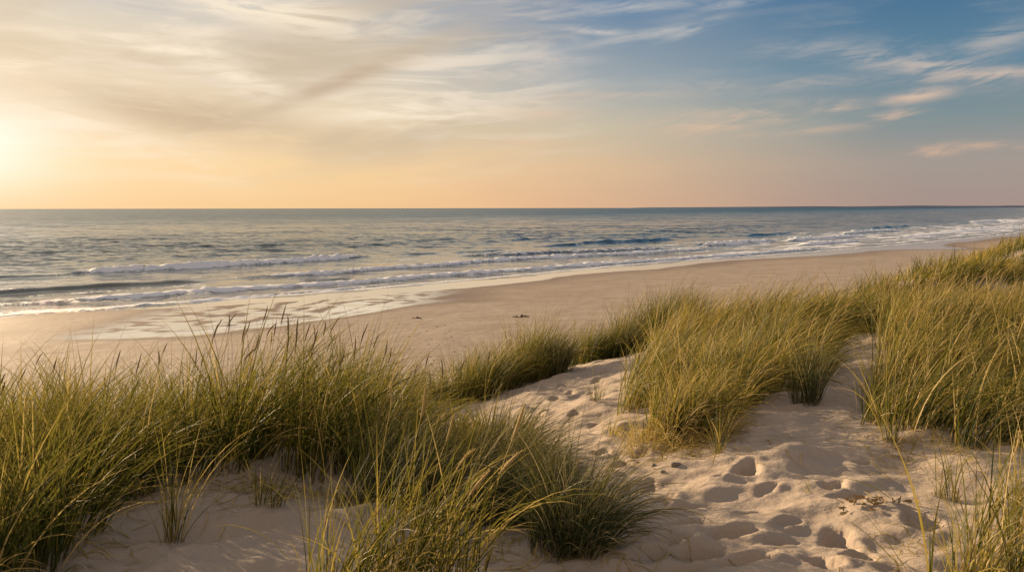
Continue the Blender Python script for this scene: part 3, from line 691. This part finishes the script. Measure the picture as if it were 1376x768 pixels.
# ---- right slope of grass, near to far
RIGHT = [(1.0,7.3),(1.12,6.45),(1.5,6.25),(1.75,6.7),(2.0,7.4),(2.55,7.8),(3.1,7.95),(3.7,9.5),(4.05,10.4),(4.6,10.4),(4.45,9.4),(3.72,8.0),(3.2,7.1),(2.75,6.0),(2.75,5.6),(3.3,5.35),(3.9,5.6),(6,5.2),(9,5),(13,8),(17,13.5),(14,18),(9,18),(4.5,16.5),(3.2,14.6),(2.2,12.6),(1.55,10)]
def right_slope():
    rs = np.random.default_rng(33); S = Soup()
    x, y = scatter(RIGHT, .27, rs, .6); D = np.hypot(x, y)
    vis = (x/y < .74) & (shore_n(x, y) < -57); x, y, D = x[vis], y[vis], D[vis]
    f, mx_, my_, mh = mounds(x, y, 1.35, 5); f2, nx_, ny_, _h = mounds(x, y, .62, 9)
    keep = ((f > .16) | (rs.random(len(x)) < .08)) & ((f2 > .05) | (rs.random(len(x)) < .4))
    nz = fbm(x*.55+4, y*.55+2, 3)
    for lo, hi, nb, wd, seg in ((0, 8, 74, .0080, 7), (8, 12, 66, .0092, 6), (12, 30, 42, .0120, 5)):
        k = (D >= lo) & (D < hi) & keep
        gr = np.clip(.36+.20*nz[k]+.40*(mh[k]-.5)+.14*ss(x[k], 4, 1.2), .08, .8)
        hg = (.42+.42*np.clip(f[k], 0, 1)+.10*f2[k])*(.78+.34*mh[k])*(1-.10*ss(x[k]/y[k], .38, .5))-.10*ss(y[k], 6.9, 6.2)*(x[k] < 2)
        tuft_blades(S, x[k], y[k], nb, .12, hg, rs, wd=wd, lean=.52, green=gr+.04, seg=seg, fan=.26, curl=.85, straw=.20, lx=.45*mx_[k]+.2*nx_[k], ly=.45*my_[k])
    k = (D < 9) & keep
    tuft_blades(S, x[k][::2], y[k][::2], 12, .15, .66, rs, wd=.0062, lean=.6, green=.75, seg=6, fan=.4, curl=1.2, straw=.4)
    # straw at the foot of the mass by the path
    fx = rs.uniform(.95, 1.75, 34); fy = 6.22+.22*np.abs(fx-1.25)+rs.uniform(-.08, .35, 34)
    tuft_blades(S, fx, fy, 26, .12, .26, rs, wd=.004, lean=.3, green=.8, seg=5, fan=.7, curl=1.5, straw=.75)
    # golden heads
    i = rs.choice(len(x), 330, replace=False, p=(w_ := np.where(x/y > .40, 1.2, 1.0)*np.where(D < 14, 1, .5))/w_.sum())
    sx = x[i]+rs.normal(0, .1, len(i)); sy = y[i]+rs.normal(0, .1, len(i))
    root = np.stack([sx, sy, dune_z(sx, sy)], -1); m = len(i)
    seed_geom(S, root, rs.uniform(.68, .95, m), rs.normal(0, .45, m), rs.uniform(.05, .3, m), rs.uniform(.3, .9, m), rs, length=.18, r=.0034, mi=1, bristle=8, lod=True)
    o = S.build('dune_grass', [GRASS, SEED_GOLD])
    tag(o, 'thick yellow-green marram grass with golden heads bending right over the right slope', 'grass', kind='stuff')
right_slope()

def far_ridge():
    rs = np.random.default_rng(44); S = Soup()
    for lo, hi, sp, nb, wd, seg in ((15, 30, .42, 44, .016, 4), (30, 60, .75, 46, .030, 4), (60, 170, 1.7, 60, .07, 3)):
        gx, gy = np.meshgrid(np.arange(0, 150, sp), np.arange(4, 170, sp))
        x = gx.ravel()+rs.uniform(-.5, .5, gx.size)*sp; y = gy.ravel()+rs.uniform(-.5, .5, gx.size)*sp
        D = np.hypot(x, y); n = shore_n(x, y)
        k = (D >= lo) & (D < hi) & (n < -56+2.5*fbm(x*.15, y*.15, 2)) & (n > -110) & (x/y < .78) & (x/y > .16+.0*x)
        if lo == 15: k &= ~inpoly(x, y, RIGHT) & (x > 3.6)
        nz = fbm(x*.22+4, y*.22+2, 3)
        k &= (nz > -.42) | (rs.random(len(x)) < .35)
        x, y, nz = x[k], y[k], nz[k]
        L_ = {15: 2.2, 30: 3.6, 60: 6.5}[lo]; f, mx_, my_, mh = mounds(x, y, L_, 6); kp = (f > .1) | (rs.random(len(x)) < .45)
        x, y, nz, f, mx_, my_, mh = [q[kp] for q in (x, y, nz, f, mx_, my_, mh)]
        gr = np.clip(.46+.30*nz, .15, .8)
        gr = np.clip(gr+.25*(mh-.5), .1, .8)
        tuft_blades(S, x, y, nb, sp*.62, (.38+.58*np.clip(f, 0, 1))*(.78+.42*mh), rs, wd=wd, lean=.5, green=gr, lx=.5*mx_, ly=.5*my_, seg=seg, fan=.2, curl=.8, straw=.10)
        if lo < 30:
            i = rs.choice(len(x), 160, replace=False); m = 160
            root = np.stack([x[i], y[i], dune_z(x[i], y[i])], -1)
            seed_geom(S, root, rs.uniform(.8, 1.0, m), rs.normal(0, .45, m), rs.uniform(.05, .3, m), rs.uniform(.3, .8, m), rs, length=.20, r=.008, mi=1, bristle=0, lod=True)
    o = S.build('dune_grass', [GRASS, SEED_GOLD])
    tag(o, 'olive marram grass running along the far dune ridge towards the distant beach', 'grass', kind='stuff')
far_ridge()

# ---- single clumps and tufts: each is a thing with its leaves and its seed heads
def clump(name, label, cat, centres, nb, rad, hgt, seed, mat_=GRASS, heads=None, head_mat=SEED_GOLD, group=None, **kw):
    rs = np.random.default_rng(seed); c = np.array(centres, float)
    ox, oy = c[:, 0].mean(), c[:, 1].mean(); oz = float(dune_z(np.array([ox]), np.array([oy]))[0])
    e = bpy.data.objects.new(name, None); COL.objects.link(e); e.location = (ox, oy, oz); e.empty_display_size = .2
    tag(e, label, cat, group)
    S = Soup(); hg = hgt if np.isscalar(hgt) else np.array(hgt)
    dry = kw.pop('dry', 0); 
    tuft_blades(S, c[:, 0], c[:, 1], nb, rad, hg, rs, **kw)
    if dry:
        k2 = dict(kw); k2.update(straw=.9, lean=kw.get('lean', .3)*1.2, curl=1.6, fan=.8)
        tuft_blades(S, c[:, 0], c[:, 1], dry, rad, hg*.6, rs, **k2)
    S.build('leaves', [mat_], e, (ox, oy, oz))
    for (hx, hy, hh, ha, t0, t1, ln, r) in (heads or []):
        S = Soup(); root = np.array([[hx, hy, float(dune_z(np.array([hx]), np.array([hy]))[0])]])
        seed_geom(S, root, np.array([hh]), np.array([ha]), np.array([t0]), np.array([t1]), rs, length=ln, r=r, mi=1, bristle=90)
        S.build('seed_head', [mat_, head_mat], e, (ox, oy, oz))
    return e
R_ = np.random.default_rng(5)
def around(cx, cy, rx, ry, k, seed, ang=0):
    r = np.random.default_rng(seed); a = r.uniform(0, 6.28, k); q = np.sqrt(r.random(k))
    dx = rx*q*np.cos(a); dy = ry*q*np.sin(a); c, s = math.cos(ang), math.sin(ang)
    return np.stack([cx+dx*c-dy*s, cy+dx*s+dy*c], -1)
# the big fine-leaved clump in the middle, beside the path
clump('grass_clump', 'large dark fine-leaved grass clump at the middle, drooping right towards the path', 'grass clump',
      np.concatenate([around(-.40, 4.85, .55, .42, 34, 61), around(-.05, 5.4, .25, .5, 14, 62)]), 84, .11, .57, 63, GRASS_COOL, lean=.62, wd=.0052, green=.42, seg=8, fan=.3, curl=.9, straw=.10, dry=14)
clump('grass_clump', 'dark clump spreading its blades like a fan over the left edge of the footprints', 'grass clump',
      around(.26, 4.08, .17, .14, 7, 64), 120, .12, .62, 65, GRASS_COOL, lean=.42, wd=.0050, green=.36, seg=8, fan=.75, curl=.95, straw=.14, dry=18)
gh = []
for px_, hh, a_, t1 in ((-.62,.62,.1,.25),(-.50,.58,.2,.35),(-.40,.50,.0,.55),(-.36,.40,.1,.8),(-.12,.50,.1,.6),(-.18,.40,-.2,.9),(-.30,.30,.2,1.0)):
    gh.append((px_, 3.42+.1*math.sin(px_*9), hh+.15, a_, .06, t1*.6, .15, .0070))
clump('grass_clump', 'bright green foreground clump with thick golden seed heads in front of the shaded sand', 'grass clump',
      np.concatenate([around(-.62, 3.35, .22, .16, 9, 66), around(-.28, 3.40, .26, .12, 7, 67)]), 26, .10, .70, 68, GRASS, gh, lean=.36, wd=.0068, green=.50, seg=8, fan=.45, curl=.7, straw=.12)
clump('grass_clump', 'pale green clump reaching in from the lower right corner of the view', 'grass clump',
      np.concatenate([around(2.15, 3.25, .36, .2, 15, 69), around(2.6, 3.7, .40, .35, 20, 70)]), 36, .11, .66, 71, GRASS, [(2.0,3.4,.62,.2,.1,.5,.13,.005),(2.2,3.5,.66,.0,.1,.4,.13,.005),(2.35,3.5,.6,.3,.2,.6,.13,.005)], lean=.40, wd=.0066, green=.52, seg=8, fan=.4, curl=.8, straw=.14)
clump('grass_clump', 'rounded yellow-green clump on the left side of the far end of the path', 'grass clump',
      np.concatenate([around(.25, 13.0, .45, .6, 22, 72), around(-.6, 12.3, .55, .5, 22, 73), around(-1.25, 11.9, .45, .35, 12, 74)]), 95, .22, np.concatenate([np.full(22, .98), np.full(22, .86), np.full(12, .68)]), 75, GRASS, lean=.35, wd=.009, green=.42, seg=5, fan=.45, curl=.75, straw=.08)
clump('grass_clump', 'slim grey-green clump at the right foot of the rounded clump by the path', 'grass clump',
      around(.72, 12.6, .14, .14, 4, 76), 90, .14, .74, 77, GRASS_COOL, lean=.1, wd=.007, green=.5, seg=5, fan=.3, curl=.4, straw=.1)
clump('grass_clump', 'tall olive clump closing the far end of the footpath, beach behind it', 'grass clump',
      np.concatenate([around(1.7, 15.0, .55, .4, 20, 78), around(2.6, 15.6, .7, .5, 30, 79)]), 95, .24, np.concatenate([np.full(20, .80), np.full(30, 1.25)]), 80, GRASS, lean=.45, wd=.010, green=.34, seg=5, fan=.35, curl=.75, straw=.08)
clump('grass_clump', 'sunlit yellow clump with straw at its foot, front corner of the middle grass mass', 'grass clump',
      np.concatenate([around(1.32, 6.55, .30, .22, 12, 84), around(1.75, 6.95, .2, .2, 5, 85)]), 56, .11, .66, 86, GRASS, lean=.40, wd=.0078, green=.56, seg=7, fan=.45, curl=.8, straw=.22, dry=16)
# tufts standing alone on the sand
small = [
 ((235,712), 'tall tuft with bent straw leaves alone on the shaded sand at lower left', .60, 44, .07, .12, .55, 2),
 ((360,690), 'little leaning tuft on the shaded sand, right of the tuft with bent straw leaves', .36, 34, .06, .30, .5, 2),
 ((462,690), 'sparse tuft at the right end of the shaded sand patch', .34, 22, .05, .35, .5, 1),
 ((1085,545), 'upright grey-green tuft on the crest of the sand mound, in front of the tall grass', .80, 60, .10, .15, .45, 4),
 ((1160,578), 'small V-shaped tuft on the sand mound left of the thick brown-stemmed grass', .48, 22, .03, .1, .4, 1),
 ((1192,602), 'thin tuft with reddish brown stalks at the left foot of the right-hand grass', .82, 34, .04, .15, .5, 2),
 ((1268,668), 'tuft of thin green blades on the sand below the right-hand grass', .42, 30, .05, .25, .6, 2),
 ((970,610), 'green tuft hanging at the right foot of the middle grass mass beside the deep footprint', .36, 40, .05, .2, .6, 2),
 ((820,590), 'low spreading tuft of brown stalks on the path edge below the grass mass', .26, 34, .08, .3, .7, 2),
 ((805,548), 'thin straw tuft standing on the path rim, left of the grass mass', .34, 30, .10, .2, .7, 2),
 ((735,500), 'tiny tuft at the foot of the rounded clump where the path fades', .30, 24, .06, .2, .5, 2),
]
for i, ((px, py), lb, hg, nb, rad, lean, st, k) in enumerate(small):
    x, y = gp(px, py)
    clump('grass_tuft', lb, 'grass tuft', around(x, y, rad, rad, k, 200+i), int(nb*.6) if i not in (3,) else nb, rad*.7, hg, 300+i, GRASS if i not in (3, 9) else GRASS_COOL, lean=lean, wd=.0058, green=.5 if i not in (8, 9) else .72, seg=7, fan=.35, curl=.75, straw=.15 if i not in (0, 8, 9) else .4, group='single tufts on the sand')
# lone twigs and runners on the right-hand sand
def twig(px, py, label, angs, ln, seed):
    rs = np.random.default_rng(seed); x, y = gp(px, py); z = float(dune_z(np.array([x]), np.array([y]))[0]); m = len(angs)
    S = Soup(); add_blades(S, np.tile([x, y, z-.01], (m, 1))+rs.normal(0, .012, (m, 3))*[1,1,0], ln*rs.uniform(.6, 1.1, m), np.full(m, .0045), np.radians(np.array([a[0] for a in angs], float)), np.radians(np.array([a[1] for a in angs], float)), np.radians(np.array([a[2] for a in angs], float)), 7, rs.uniform(.35, .95, m), rs)
    V = S.V[0]; S.V[0] = np.column_stack([V[:, 0], V[:, 1], np.maximum(V[:, 2], dune_z(V[:, 0], V[:, 1])+.004)])
    o = S.build('dry_shoot', [GRASS], None, (x, y, z)); o.location = (x, y, z)
    tag(o, label, 'shoot', 'sparse shoots in the sand')
twig(1200, 640, 'bare forked shoot lying to the left on the sand, near the right-hand grass', [(170,60,30),(150,45,20),(185,75,10),(140,30,25),(10,80,8),(20,82,5)], .30, 401)
twig(1087, 665, 'short leafy shoot in the sand between two footprints', [(160,15,30),(20,10,25),(60,30,20),(340,70,10),(200,40,20),(0,80,5)], .16, 402)
twig(1205, 690, 'long thin blade arching low over the sand by the leaf litter', [(170,50,60),(160,35,70)], .40, 403)
twig(1215, 760, 'long dark blades arching left over the deep footprints at lower right', [(165,25,45),(150,30,40),(175,40,30),(130,20,45)], .62, 405)
twig(925, 655, 'dark curled stalk beside the footprints on the path', [(80,30,90),(100,20,60)], .10, 404)
def dead_straw():
    rs = np.random.default_rng(55); pts = []
    for poly, k in ((LEFT, 900), (RIGHT, 1300)):
        P = np.array(poly); 
        for _ in range(k):
            i = rs.integers(0, len(P)); a, b = P[i], P[(i+1) % len(P)]
            if np.hypot(*((a+b)/2)) > 12: continue
            q = a+(b-a)*rs.random(); pts.append(q+rs.normal(0, .13, 2))
    for cx, cy, k, r_ in ((-.3, 4.45, 220, .35), (.3, 4.0, 150, .3), (.2, 5.2, 110, .35), (1.3, 6.1, 300, .26), (2.9, 5.5, 150, .3), (-1.6, 4.9, 200, .35), (2.2, 3.8, 90, .3), (0, 11.7, 60, .6)):
        pts += list(np.stack([cx+rs.normal(0, r_, k), cy+rs.normal(0, r_*.7, k)], -1))
    P = np.array(pts); m = len(P); L = rs.uniform(.06, .32, m); a = rs.uniform(0, 6.28, m)
    seg = 6; t = np.linspace(0, 1, seg+1); bend = rs.normal(0, 1.0, m)
    ang = a[:, None]+bend[:, None]*t[None]; st = L[:, None]/seg
    X_ = P[:, :1]+np.concatenate([np.zeros((m, 1)), np.cumsum(np.cos(ang[:, 1:])*st, 1)], 1); Y_ = P[:, 1:]+np.concatenate([np.zeros((m, 1)), np.cumsum(np.sin(ang[:, 1:])*st, 1)], 1)
    lift = np.abs(rs.normal(0, .02, m))[:, None]*np.sin(t*3.1)[None]
    Z_ = dune_z(X_.ravel(), Y_.ravel()).reshape(X_.shape)+.003+lift
    p = np.stack([X_, Y_, Z_], -1); d = np.gradient(p, axis=1); d /= np.linalg.norm(d, axis=-1, keepdims=True)
    w_ = rs.uniform(.004, .009, m); hw = (w_[:, None]*PROF(seg+1)[None]/2)[..., None]
    sd_ = np.stack([-d[..., 1], d[..., 0], 0*d[..., 0]], -1)
    V = np.stack([p-sd_*hw, p+sd_*hw], 2).reshape(-1, 3); i = (np.arange(m)[:, None]*(seg+1)+np.arange(seg)[None]).ravel()*2
    S = Soup(); S.add(V, np.stack([i, i+1, i+3, i+2], -1), np.repeat(rs.uniform(.75, 1, m), 2*(seg+1)), .5)
    o = S.build('straw_litter', [GRASS]); tag(o, 'dead straw blades strewn on the sand round the feet of the grass', 'litter', kind='stuff')
dead_straw()
# dry leaf litter on the path at right
def litter():
    rs = np.random.default_rng(9); x0, y0 = gp(1165, 690); m = 42
    x = x0+rs.normal(0, .10, m); y = y0+rs.normal(0, .07, m); z = dune_z(x, y)+rs.uniform(.004, .03, m)
    S = Soup(); add_blades(S, np.stack([x, y, z], -1), rs.uniform(.03, .08, m), rs.uniform(.008, .022, m), rs.uniform(0, 6.28, m), rs.uniform(1.1, 1.6, m), rs.uniform(-.5, .5, m), 4, rs.random(m), rs)
    o = S.build('leaf_litter', [STRAW]); tag(o, 'heap of dry yellow leaves and stalks on the sand at right', 'litter', kind='stuff')
litter()

# ------------------------------------------------------------------ stones and wrack
def pebble_mesh(xs, ys, zs, rad, rs, flat=.6):
    ph = np.array([(0,0,1)]+[(math.cos(a)*math.cos(e), math.sin(a)*math.cos(e), math.sin(e)) for e in (.6,-.2) for a in np.arange(7)*2*math.pi/7]+[(0,0,-1)])
    F = []
    for i in range(7):
        j = (i+1) % 7; F += [(0,1+i,1+j),(1+i,8+i,8+j),(1+i,8+j,1+j),(8+i,15,8+j)]
    F = np.array(F); m = len(xs); V = []; FF = []
    for i in range(m):
        s = rad[i]*np.array([1, rs.uniform(.6, 1), rs.uniform(.35, .8)*flat*1.4]); v = ph*s*(1+rs.normal(0, .10, (len(ph), 1)))
        a = rs.uniform(0, 6.28); c, s_ = math.cos(a), math.sin(a); v = np.column_stack([v[:, 0]*c-v[:, 1]*s_, v[:, 0]*s_+v[:, 1]*c, v[:, 2]])
        V.append(v+[xs[i], ys[i], zs[i]]); FF.append(F+i*len(ph))
    return np.concatenate(V), np.concatenate(FF)
def ground(x, y): return np.maximum(beach_z(x, y), np.where(shore_n(x, y) < -42, dune_z(x, y), -9))
def wrack():
    rs = np.random.default_rng(71)
    u_ = rs.normal(0, 1, 1500)
    px = 470+u_*70+rs.normal(0, 30, 1500); py = 500-np.abs(rs.normal(0, 13, 1500))+rs.uniform(0, 22, 1500)
    d = (CAMZ-1.0)*FPX/(py-280); x = (px-688)/FPX*d; y = d+rs.normal(0, .6, 1500)
    r = rs.uniform(.02, .065, 1500)*rs.uniform(.5, 1.2, 1500)
    V, F = pebble_mesh(x, y, ground(x, y)+r*.2, r, rs)
    o = mesh_np('pebbles', V, F, STONE); tag(o, 'band of small dark pebbles and wrack at the foot of the dune', 'pebbles', kind='stuff')
    m = 260; px = rs.uniform(330, 820, m); py = rs.uniform(428, 500, m); d = (CAMZ-.6)*FPX/(py-280); x = (px-688)/FPX*d
    r = rs.uniform(.02, .06, m); V, F = pebble_mesh(x, d, ground(x, d)+r*.1, r, rs, .5)
    o = mesh_np('beach_litter', V, F, WEED); tag(o, 'dark specks of weed and shell scattered over the open beach', 'litter', kind='stuff')
wrack()
def tide_line():
    rs = np.random.default_rng(72); m = 520; x = rs.uniform(-40, 40, m); n0 = -26+1.6*fbm(x*.08, x*0+4, 3)+rs.normal(0, .5, m)
    sl = np.interp(x, _tx, _sl); y = np.interp(x, _tx, _ty)+n0*np.sqrt(1+sl*sl); k = rs.random(m) < .5+.9*fbm(x*.15, x*0+9, 2)
    x, y = x[k], y[k]; r = rs.uniform(.015, .05, len(x)); V, F = pebble_mesh(x, y, ground(x, y)+r*.1, r, rs, .4)
    o = mesh_np('beach_litter', V, F, WEED); tag(o, 'thin broken tide line of small weed bits along the middle of the beach', 'litter', kind='stuff')
tide_line()
def seaweed(px, py, w_, label, seed):
    rs = np.random.default_rng(seed); d = (CAMZ-.45)*FPX/(py-280); x0 = (px-688)/FPX*d
    o0 = np.array([x0, d, float(ground(np.array([x0]), np.array([d]))[0])])
    g_ = np.linspace(-2.6, 2.6, 90); A, B = np.meshgrid(g_*w_, g_*w_*.55)
    r_ = np.hypot(A/w_/2.2, B/(w_*.5)/2.2)
    hgt = (fbm(A*3.1+seed, B*5.0, 4, .6)*.9+.42-r_*1.0)*.16
    X_ = A+x0; Y_ = B+d+A*.12; gz = ground(X_, Y_)
    V = np.stack([A, B+A*.12, gz-o0[2]+np.maximum(hgt, -.03)], -1).reshape(-1, 3)
    F = grid_faces(90, 90, hgt > -.012); V, F, _ = compact(V, F, {})
    o = mesh_np('seaweed', V, F, WEED); o.location = o0; tag(o, label, 'seaweed', 'heaps of seaweed on the beach')
seaweed(700, 424, .30, 'long dark heap of seaweed on dry sand, above the grass clumps', 81)
seaweed(560, 424, .16, 'small seaweed heap just below the pointed end of the pools', 82)
def stone(px, py, r, label, seed):
    rs = np.random.default_rng(seed); x, y = gp(px, py); z = float(dune_z(np.array([x]), np.array([y]))[0])
    import bmesh
    bm = bmesh.new(); bmesh.ops.create_icosphere(bm, subdivisions=3, radius=r)
    ph = rs.uniform(0, 6, 3)
    for v in bm.verts:
        c = v.co.normalized(); k = 1+.16*math.sin(3*c.x+ph[0])+.13*math.sin(4*c.y+ph[1])+.1*math.sin(5*c.z+ph[2]); v.co = v.co*k; v.co.z *= .55
    for f in bm.faces: f.smooth = True
    me = bpy.data.meshes.new('stone'); bm.to_mesh(me); bm.free(); me.materials.append(STONE)
    o = bpy.data.objects.new('stone', me); COL.objects.link(o); o.location = (x, y, z+r*.15); o.rotation_euler = (0, 0, rs.uniform(0, 6))
    tag(o, label, 'stone', 'stones under the grass by the path')
stone(907, 625, .032, 'dark lump of stone below straw roots at the path edge', 91)
stone(889, 631, .022, 'small round stone just left of the dark lump', 92)
stone(878, 622, .018, 'tiny grey stone furthest up under the straw roots', 93)
